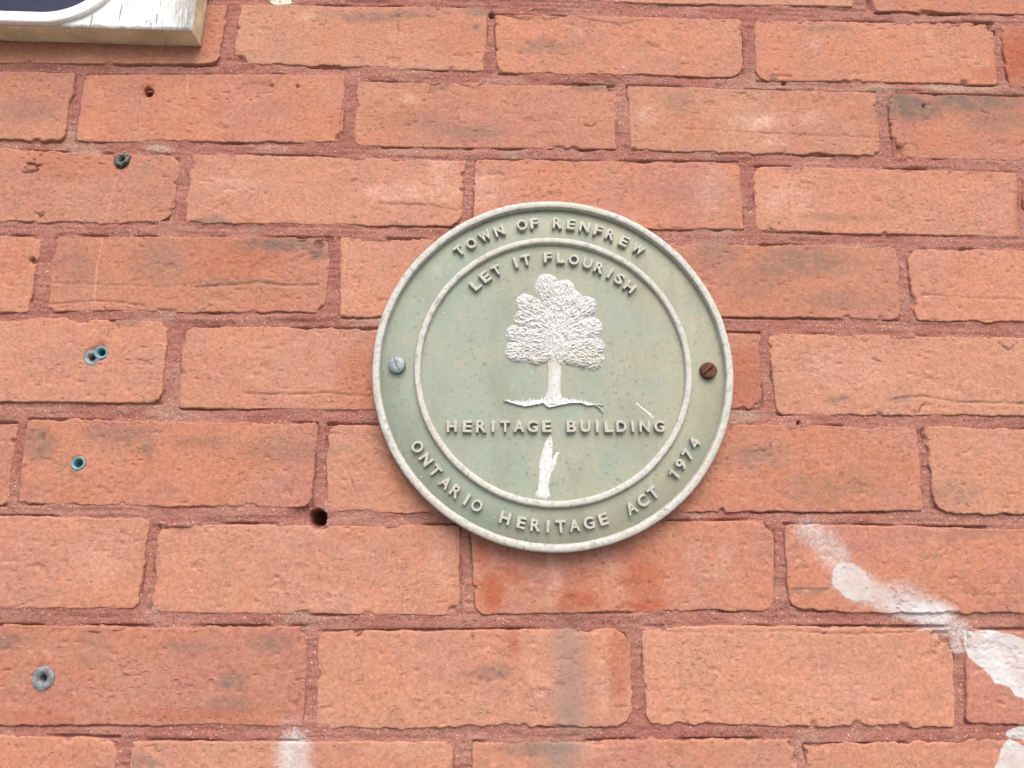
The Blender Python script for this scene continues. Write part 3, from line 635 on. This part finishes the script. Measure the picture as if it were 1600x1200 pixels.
def glyph(ch, offset=.014, ext=.0013):
    if ch in _gl: return _gl[ch]
    cu = bpy.data.curves.new('g', 'FONT'); cu.body = ch; cu.size = 1.0; cu.extrude = .13; cu.bevel_depth = .022; cu.bevel_resolution = 1; cu.offset = offset; cu.resolution_u = 5
    ob = bpy.data.objects.new('g', cu); COL.objects.link(ob); bpy.context.view_layer.update()
    me = bpy.data.meshes.new_from_object(ob.evaluated_get(bpy.context.evaluated_depsgraph_get()))
    bpy.data.objects.remove(ob); bpy.data.curves.remove(cu)
    co = np.empty(len(me.vertices)*3, np.float32); me.vertices.foreach_get('co', co); co = co.reshape(-1, 3)
    lo, hi = co.min(0), co.max(0); co -= np.array([(lo[0]+hi[0])/2, (lo[1]+hi[1])/2, lo[2]])
    hgt = hi[1]-lo[1]; w = hi[0]-lo[0]
    sz = .0081/hgt
    target = {'I': .0021, 'W': .0088, '1': .0046, 'L': .0062, 'E': .0064, 'F': .0062, 'T': .0068, '7': .0056, '9': .0058, '4': .0062, 'S': .0062, 'N': .0074, 'H': .0072, 'O': .0076, 'G': .0074, 'C': .0072, 'A': .0076, 'R': .0070, 'B': .0068, 'D': .0070, 'U': .0070}[ch]
    out = np.stack([co[:, 0]*target/w, -co[:, 2]/(hi[2]-lo[2])*.0037+.0003, co[:, 1]*sz], -1)
    taper = 1 - .05*np.clip(-out[:, 1]/.0027, 0, 1); 
    me.vertices.foreach_set('co', out.astype(np.float32).ravel()); me.update()
    me.materials.clear(); me.materials.append(MLET); me.name = 'letter'
    _gl[ch] = me; return me
TXT = [('T', 716.8, 390.6), ('O', 736, 380.3), ('W', 757.5, 368.5), ('N', 780, 361.0), ('O', 815.6, 352), ('F', 834.4, 350), ('R', 871, 350), ('E', 892, 351.5), ('N', 913.4, 355.5), ('F', 934, 361.6), ('R', 953.8, 368), ('E', 974.4, 378), ('W', 996.5, 389.7)]
TXT2 = [('L', 742.5, 445), ('E', 757.5, 432), ('T', 775.3, 422), ('I', 805.3, 411), ('T', 822, 407), ('F', 856, 403.5), ('L', 876, 404), ('O', 896.6, 406.6), ('U', 918, 411.5), ('R', 936, 420), ('I', 952.8, 428), ('S', 967.8, 436.6), ('H', 983.8, 449)]
TXT3 = [(c, x, 666.5) for c, x in zip('HERITAGEBUILDING', (706, 730.3, 752, 770.6, 789.4, 811, 831.6, 854, 892.8, 914.4, 933, 951, 970.6, 988.4, 1007, 1029.7))]
TXT4 = [('O', 653.4, 697.8), ('N', 667.5, 717), ('T', 682.5, 734), ('A', 696.5, 754), ('R', 712.5, 768), ('I', 729.4, 780.5), ('O', 745.3, 789.5), ('H', 789.4, 809.4), ('E', 814.7, 817), ('R', 837, 821), ('I', 856, 823), ('T', 876, 823), ('A', 897.5, 821), ('G', 920, 817), ('E', 942.5, 811), ('A', 986.6, 795), ('C', 1004.4, 783), ('T', 1020.3, 770), ('1', 1053, 741.9), ('9', 1064.4, 726), ('7', 1075.6, 710), ('4', 1086, 693)]
rl = np.random.default_rng(8)
def place(lst, mode):
    ps = [P3(u, v, HF+.0020) for _, u, v in lst]
    rad = [math.hypot(p.x-PC.x, p.z-PC.z) for p in ps]; rm = sum(rad)/len(rad)
    for (ch, u, v), p, r in zip(lst, ps, rad):
        o = add_obj('letter', glyph(ch), None, plaque)
        ang = math.atan2(p.x-PC.x, p.z-PC.z)
        if mode == 'flat': rot = math.radians(-.6); q_ = p
        else:
            rr = .65*rm+.35*r
            q_ = Vector((PC.x+rr*math.sin(ang), 0, PC.z+rr*math.cos(ang)))
            rot = ang if mode == 'up' else ang+math.pi
        o.location = (q_.x, -HF, q_.z); o.rotation_euler = (0, rot+rl.normal(0, .025), 0)
        s = 1+rl.normal(0, .02); o.scale = (s, 1, s)
place(TXT, 'up'); place(TXT2, 'up'); place(TXT3, 'flat'); place(TXT4, 'down')

# tree relief: leaf clumps, trunk, ground
def relief(name, fn, box, step, mat, amp_low=-.0012):
    """box in zoom-trace units; fn returns height above the field"""
    x0, y0, x1, y1 = box
    us = np.arange(x0, x1, step); vs_ = np.arange(y0, y1, step)
    a, b = np.meshgrid(us, vs_, indexing='ij')
    hh = fn(a, b)
    X, Z = W(765+a/5, 415+b/5, HF+.0012)
    co = np.stack([X-PLOC.x, -(HF+np.maximum(hh, amp_low)), Z-PLOC.z], -1).reshape(-1, 3)
    k = hh > amp_low*.9
    km = k[:-1, :-1] | k[1:, :-1] | k[:-1, 1:] | k[1:, 1:]
    f = grid_faces(*a.shape, km)[:, ::-1]
    co, f, _ = compact(co, f, {})
    c = co.mean(0)
    return add_obj(name, np_mesh(name, co-c, f), mat, plaque, Vector(c))
LOBES = [(520, 330, 440, 140, 66, 1.05), (540, 320, 590, 178, 58, .95), (480, 400, 268, 288, 55, 1.0), (470, 480, 252, 408, 52, .95), (470, 570, 188, 535, 54, 1.0), (450, 655, 195, 665, 62, 1.05), (470, 690, 345, 715, 42, .9),
         (550, 390, 668, 255, 55, .95), (590, 440, 772, 302, 52, 1.05), (600, 525, 808, 482, 62, .95), (600, 640, 838, 638, 58, 1.05), (620, 690, 832, 738, 54, 1.0), (520, 420, 520, 640, 120, 1.15), (560, 690, 520, 700, 45, .9)]
def crown_fn(a, b):
    wa = a+9*fbm(a/28, b/28, 31, 3); wb = b+9*fbm(a/28, b/28, 32, 3)
    best = np.full(a.shape, -1.0); tex = np.zeros(a.shape)
    for i, (x0, y0, x1, y1, r, s) in enumerate(LOBES):
        r = r*1.24
        if i != 12:
            q_ = .22*r/math.hypot(x1-x0, y1-y0+1e-6); x1 = x1-(x1-x0)*q_; y1 = y1-(y1-y0)*q_; r = r*1.14
        dx, dy = x1-x0, y1-y0; L2 = dx*dx+dy*dy; L = math.sqrt(L2)
        t = ((wa-x0)*dx+(wb-y0)*dy)/L2; tc = np.clip(t, 0, 1)
        d = np.hypot(wa-x0-tc*dx, wb-y0-tc*dy)/r
        z = s*(1.15-np.clip(d, 0, 2)**4*1.15) + .16*math.sin(i*2.4)
        along = ((wa-x0)*dx+(wb-y0)*dy)/L; perp = (-(wa-x0)*dy+(wb-y0)*dx)/L
        tx = fbm(along/26, perp/11, 60+i, 3, .6)
        up = z > best
        best = np.where(up, z, best); tex = np.where(up, tx, tex)
    dab = np.abs(vn(a/11, b/9, 91))
    return .0016*best + (.0011*tex + .0003*dab)*sst(-.1, .5, best) + .0003
relief('crown', crown_fn, (80, 40, 940, 840), 2.6, MTREE)
def trunk_fn(a, b):
    cx = 505 + 4*np.sin(b/60); w = 53 + 8*sst(830, 740, b) + 14*sst(960, 1030, b)**2
    d = np.abs(a-cx)/w
    z = .0017*np.sqrt(np.clip(1-d*d, 0, 1)) + .00025*fbm(a/7, b/60, 41, 3)*(d < 1)
    return np.where((d < 1) & (b > 715) & (b < 1085), z, -.0015)
relief('trunk', trunk_fn, (420, 705, 600, 1090), 2.6, MTREE)
LOWX = [100, 105, 180, 280, 380, 420, 440, 470, 520, 640, 720, 760, 820, 860, 893, 897]; LOWY = [1048, 1052, 1077, 1103, 1084, 1074, 1097, 1110, 1098, 1074, 1074, 1094, 1092, 1116, 1158, 1158]
HIX = [100, 105, 180, 240, 330, 450, 560, 700, 760, 820, 860, 893, 897]; HIY = [1046, 1045, 1056, 1052, 1040, 1030, 1030, 1042, 1062, 1078, 1096, 1150, 1158]
def ground_fn(a, b):
    lo = np.interp(a, LOWX, LOWY)+2*fbm(a/14, a*0, 51, 3); hi = np.interp(a, HIX, HIY)+14*vn(a/7, a*0, 52)
    t = (b-hi)/np.maximum(lo-hi, 6)
    z = .0001 + .0017*np.clip(t, 0, 1)**1.1 + .0004*vn(a/5.5, b/40, 53)*sst(1.0, .4, t)
    fork = seg_dist(a, b, [(815, 1082), (860, 1086), (890, 1088)])
    z = np.where((t > 0) & (t < 1) & (a > 103) & (a < 894), z, -.0015)
    return np.maximum(z, np.where(fork < 7, .0014*(1-(fork/7)**2), -.0015))
relief('ground_line', ground_fn, (95, 990, 910, 1175), 2.6, MTREE)

# white paint run and scratch on the face
S1 = lambda pts: [(800+x/9.233, 660+y/9.233) for x, y in pts]
def skin(poly, h0, t, mat, name, seed):
    P = []
    n = len(poly)
    for i in range(n):
        (x0, y0), (x1, y1) = poly[i], poly[(i+1) % n]; m = max(int(math.hypot(x1-x0, y1-y0)/1.1), 1)
        for j in range(m): P.append((x0+(x1-x0)*j/m, y0+(y1-y0)*j/m))
    P = np.array(P); P = P + .75*np.stack([vn(P[:, 0]*.9, P[:, 1]*.9, seed), vn(P[:, 0]*.9, P[:, 1]*.9, seed+1)], -1)
    return flake([tuple(p) for p in P], h0, t, mat, plaque, name)
run = skin(S1([(545, 178), (572, 215), (582, 300), (578, 540), (605, 500), (632, 440), (660, 425), (684, 440), (655, 490), (645, 560), (625, 650), (592, 715), (570, 722), (560, 770), (545, 820), (532, 880), (522, 940), (540, 1010), (550, 1080), (490, 1100), (400, 1085), (330, 1050), (340, 1020), (372, 1000), (380, 850), (402, 700), (388, 640), (405, 540), (425, 470), (455, 350), (480, 290), (515, 225)]), HF+.00002, .00028, MPAINT, 'paint_run', 5)
run['label'] = 'white paint run below the straight line of lettering'
scr = skin([(993, 630.5), (995, 629.5), (1008, 639.3), (1021, 650.5), (1022, 653.5), (1019, 653.5), (1006, 641.3)], HF+.00002, .0002, MPAINT, 'paint_scratch', 9)

# screws
def screw(u, v, ang, slot, mat, label, rad=.0060, th=.0042):
    p = P3(u, v, HF+.004)
    e = bpy.data.objects.new('screw', None)
    prof_n = 40; vs_, fs = [], []
    bm = bmesh.new()
    for sgn in (1, -1):
        a0 = math.asin(slot/2/rad)
        arc = [(rad*math.cos(t), rad*math.sin(t)) for t in np.linspace(a0, math.pi-a0, prof_n)]
        layers = [(1.0, 0.0), (1.0, th*.62), (.97, th*.82), (.90, th*.95), (.78, th*1.02), (.5, th*1.09)]
        rings = []
        for s_, h_ in layers:
            rings.append([bm.verts.new((x*s_, -h_, sgn*(slot/2+(y-slot/2)*s_))) for x, y in arc])
        for r0, r1 in zip(rings[:-1], rings[1:]):
            for i in range(prof_n-1): bm.faces.new((r0[i], r0[i+1], r1[i+1], r1[i]))
            bm.faces.new((r0[-1], r0[0], r1[0], r1[-1]))
        bm.faces.new(rings[-1])
    circ = [bm.verts.new((rad*.96*math.cos(t), -(th*.62), rad*.96*math.sin(t))) for t in np.linspace(0, 2*math.pi, 40, endpoint=False)]
    bm.faces.new(circ)
    bmesh.ops.recalc_face_normals(bm, faces=bm.faces)
    me = bpy.data.meshes.new('screw'); bm.to_mesh(me); bm.free()
    o = add_obj('screw', me, mat, plaque, (p.x, -HF+.0002, p.z)); o.rotation_euler = (0, -ang, 0); o['label'] = label
    return o
screw(619.5, 569.5, math.radians(-66), .0009, MZINC, 'grey zinc slotted screw head')
screw(1108.4, 578.0, math.radians(40), .0014, MRUST, 'rusty brown slotted screw head')

# ------------------------------------------------------------------ wall plugs and anchors left in the brick
def plug(name, u, v, rpx, hpx, mat, label, cat, proud=.0010, irr=.0, tilt=(0, 0), seg=40, seed=1, cone=.0, bite=None):
    X, Z = W(float(u), float(v), .001)
    ro, ri = rpx/2230., hpx/2230.
    e = empty(name, (float(X), 0.0, float(Z)), label, cat)
    rn = lambda th, k: irr*(np.sin(th*2+seed)+.6*np.sin(th*3+seed*2.1)+.5*np.sin(th*5+seed*.7))*(.4+.6*(k > 2))
    col = [(ri*.95, -.004), (ri, -.0012+0*cone), (ri*1.08+cone*.2, proud*.55), (ri*.45+ro*.55, proud), (ro*.93, proud*.95), (ro, proud*.4), (ro, -.0025), (ro*.8, -.004)]
    c = add_obj('collar', lathe('collar', col, seg, rn), mat, e)
    s = add_obj('sleeve', lathe('sleeve', [(ri*.95, -.0035), (ri*.9, -.0132), (.0001, -.0134)], seg), mat, e)
    c.rotation_euler = (tilt[0], 0, tilt[1])
    if bite is not None:                      # the part of the collar that was drilled away by its neighbour
        bX, bZ = W(float(bite[0]), float(bite[1]), .001)
        for o in (c, s):
            for vt in o.data.vertices:
                if math.hypot(vt.co.x+float(X)-float(bX), vt.co.z+float(Z)-float(bZ)) < bite[2]/2230.: vt.co.y = max(vt.co.y, .0125)
    return e
plug('wall_plug', 158.5, 551, 10.8, 5.6, MBLUE, 'faded blue plastic wall plug overlapping a grey lead anchor in the brick', 'wall plug', .0022, .02, (.10, .10), seed=2)
plug('wall_plug', 122, 724, 10.4, 6.2, MBLUE, 'faded blue plastic wall plug standing alone in a brick', 'wall plug', .0016, .05, (-.1, .12), seed=5)
plug('lead_anchor', 143.5, 559.5, 13.5, 5.0, MLEAD, 'grey lead anchor partly covered by a blue wall plug', 'wall anchor', .0017, .05, seg=72, seed=3, bite=(158.5, 551, 8.5))
plug('lead_anchor', 67.5, 1060, 16.5, 5.0, MLEAD, 'large grey lead anchor with dark screw hole, alone in a brick', 'wall anchor', .0018, .03, seed=4)
plug('lead_anchor', 190.5, 249.5, 13.0, 5.0, MDLEAD, 'dark broken lead anchor at the top edge of a brick under the drilled hole', 'wall anchor', .0020, .09, (-.22, -.1), seed=6)

# ------------------------------------------------------------------ white sign board in the corner
HB = .0205
pa = W(90., 40., HB); pb = W(299., 46.5, HB)
bang = math.atan2(float(pb[1]-pa[1]), float(pb[0]-pa[0]))
bx, bz = float(pb[0]), float(pb[1])
board = empty('sign_board', (bx, 0, bz), 'weathered white painted wooden sign board with navy panel above the drilled hole', 'sign board')
board.rotation_euler = (0, -bang, 0)
BW, BH = .46, .24
# face: grid with a ragged, worn edge
xs = np.concatenate([np.linspace(-BW, -.17, 30)[:-1], np.arange(-.17, 0.0001, .0012)]); xs[-1] = 0
zs = np.concatenate([np.arange(0, .06, .0012), np.linspace(.06, BH, 40)])
X, Z = np.meshgrid(xs, zs, indexing='ij')
ed = np.minimum(-X, Z)
hb = HB - .0011*np.clip(1-ed/.0016, 0, 1)**2 + .00015*fbm(X/.002, Z/.02, 21, 3) - .0006*sst(.25, .5, fbm(X/.0016, Z/.02, 22, 3))*sst(.03, .0, -X)
worn = np.clip(sst(.022, .001, -X+.006*fbm(X/.006, Z/.02, 23, 3))*.95 + .5*sst(.0015, .0, Z+.002*fbm(X/.01, Z/.01, 24, 3)), 0, 1)
co = np.stack([X, -hb, Z], -1).reshape(-1, 3)
add_obj('face', np_mesh('face', co, grid_faces(*X.shape), {'worn': worn.ravel()}), MBOARD, board)
bm = bmesh.new()
def strip(pts):
    bm.faces.new([bm.verts.new(p) for p in pts])
def edge_grid(p0, p1, n, name, depth0, depth1, axis):
    t = np.linspace(0, 1, n); d = np.linspace(0, 1, 12)
    T, D_ = np.meshgrid(t, d, indexing='ij')
    x = p0[0]+(p1[0]-p0[0])*T; z = p0[1]+(p1[1]-p0[1])*T; y = -(depth0+(depth1-depth0)*D_)
    w = .0009*fbm(T*n/14, D_*3, 25, 3) + .0012*np.clip(1-D_/.12, 0, 1)**2 + .0010*np.clip((D_-.88)/.12, 0, 1)**2
    if axis == 'z': z = z + w
    else: x = x - w
    return np.stack([x, y, z], -1).reshape(-1, 3), grid_faces(*T.shape)
co, f = edge_grid((-BW, 0), (0, 0), 320, 'b', HB-.0009, .0008, 'z'); add_obj('bottom_edge', np_mesh('bottom_edge', co, f[:, ::-1]), MEDGE, board)
co, f = edge_grid((0, 0), (0, BH), 180, 's', HB-.0009, .0008, 'x'); add_obj('side_edge', np_mesh('side_edge', co, f[:, ::-1]), MEDGE, board)
bm.free()
# rounded sign panel with a raised white border, fixed to the board
def rounded(x0, z0, x1, z1, r, n=24):
    pts = []
    for cx, cz, a0 in ((x1-r, z0+r, -90), (x1-r, z1-r, 0), (x0+r, z1-r, 90), (x0+r, z0+r, 180)):
        for t in np.linspace(a0, a0+90, n): pts.append((cx+r*math.cos(math.radians(t)), cz+r*math.sin(math.radians(t))))
    return pts
HP = HB+.0034
e1 = W(58., 35.5, HP); bcx = float(e1[0])-bx; bcz = float(e1[1])-bz
rr_ = .060
outer = rounded(-BW+.02, bcz, bcx+rr_, bcz+.19, rr_); bw = .0092
inner = rounded(-BW+.02+bw, bcz+bw, bcx+rr_-bw, bcz+.19-bw, rr_-bw)
bm = bmesh.new()
def loop(pts, y): return [bm.verts.new((x, -y, z)) for x, z in pts]
l0 = loop(outer, HB-.0005); l1 = loop(outer, HP-.0008); o2 = rounded(-BW+.0208, bcz+.0008, bcx+rr_-.0008, bcz+.1892, rr_-.0008); l2 = loop(o2, HP)
i2 = rounded(-BW+.02+bw-.0006, bcz+bw-.0006, bcx+rr_-bw+.0006, bcz+.19-bw+.0006, rr_-bw+.0006); l3 = loop(i2, HP); l4 = loop(inner, HP-.0006); l5 = loop(inner, HB+.0016)
for A, B in ((l0, l1), (l1, l2), (l2, l3), (l3, l4), (l4, l5)):
    n = len(A)
    for i in range(n): bm.faces.new((A[i], A[(i+1) % n], B[(i+1) % n], B[i]))
bmesh.ops.recalc_face_normals(bm, faces=bm.faces)
me = bpy.data.meshes.new('panel_border'); bm.to_mesh(me); bm.free(); add_obj('panel_border', me, MBORD, board)
bm = bmesh.new(); fc = bm.faces.new(loop(inner, HB+.0022)); fc.normal_update()
if fc.normal.y > 0: fc.normal_flip()
r_ = bmesh.ops.extrude_face_region(bm, geom=[fc])
for v_ in r_['geom']:
    if isinstance(v_, bmesh.types.BMVert): v_.co.y = -(HB+.0002)
bmesh.ops.recalc_face_normals(bm, faces=bm.faces)
me = bpy.data.meshes.new('panel'); bm.to_mesh(me); bm.free(); add_obj('panel', me, MNAVY, board)
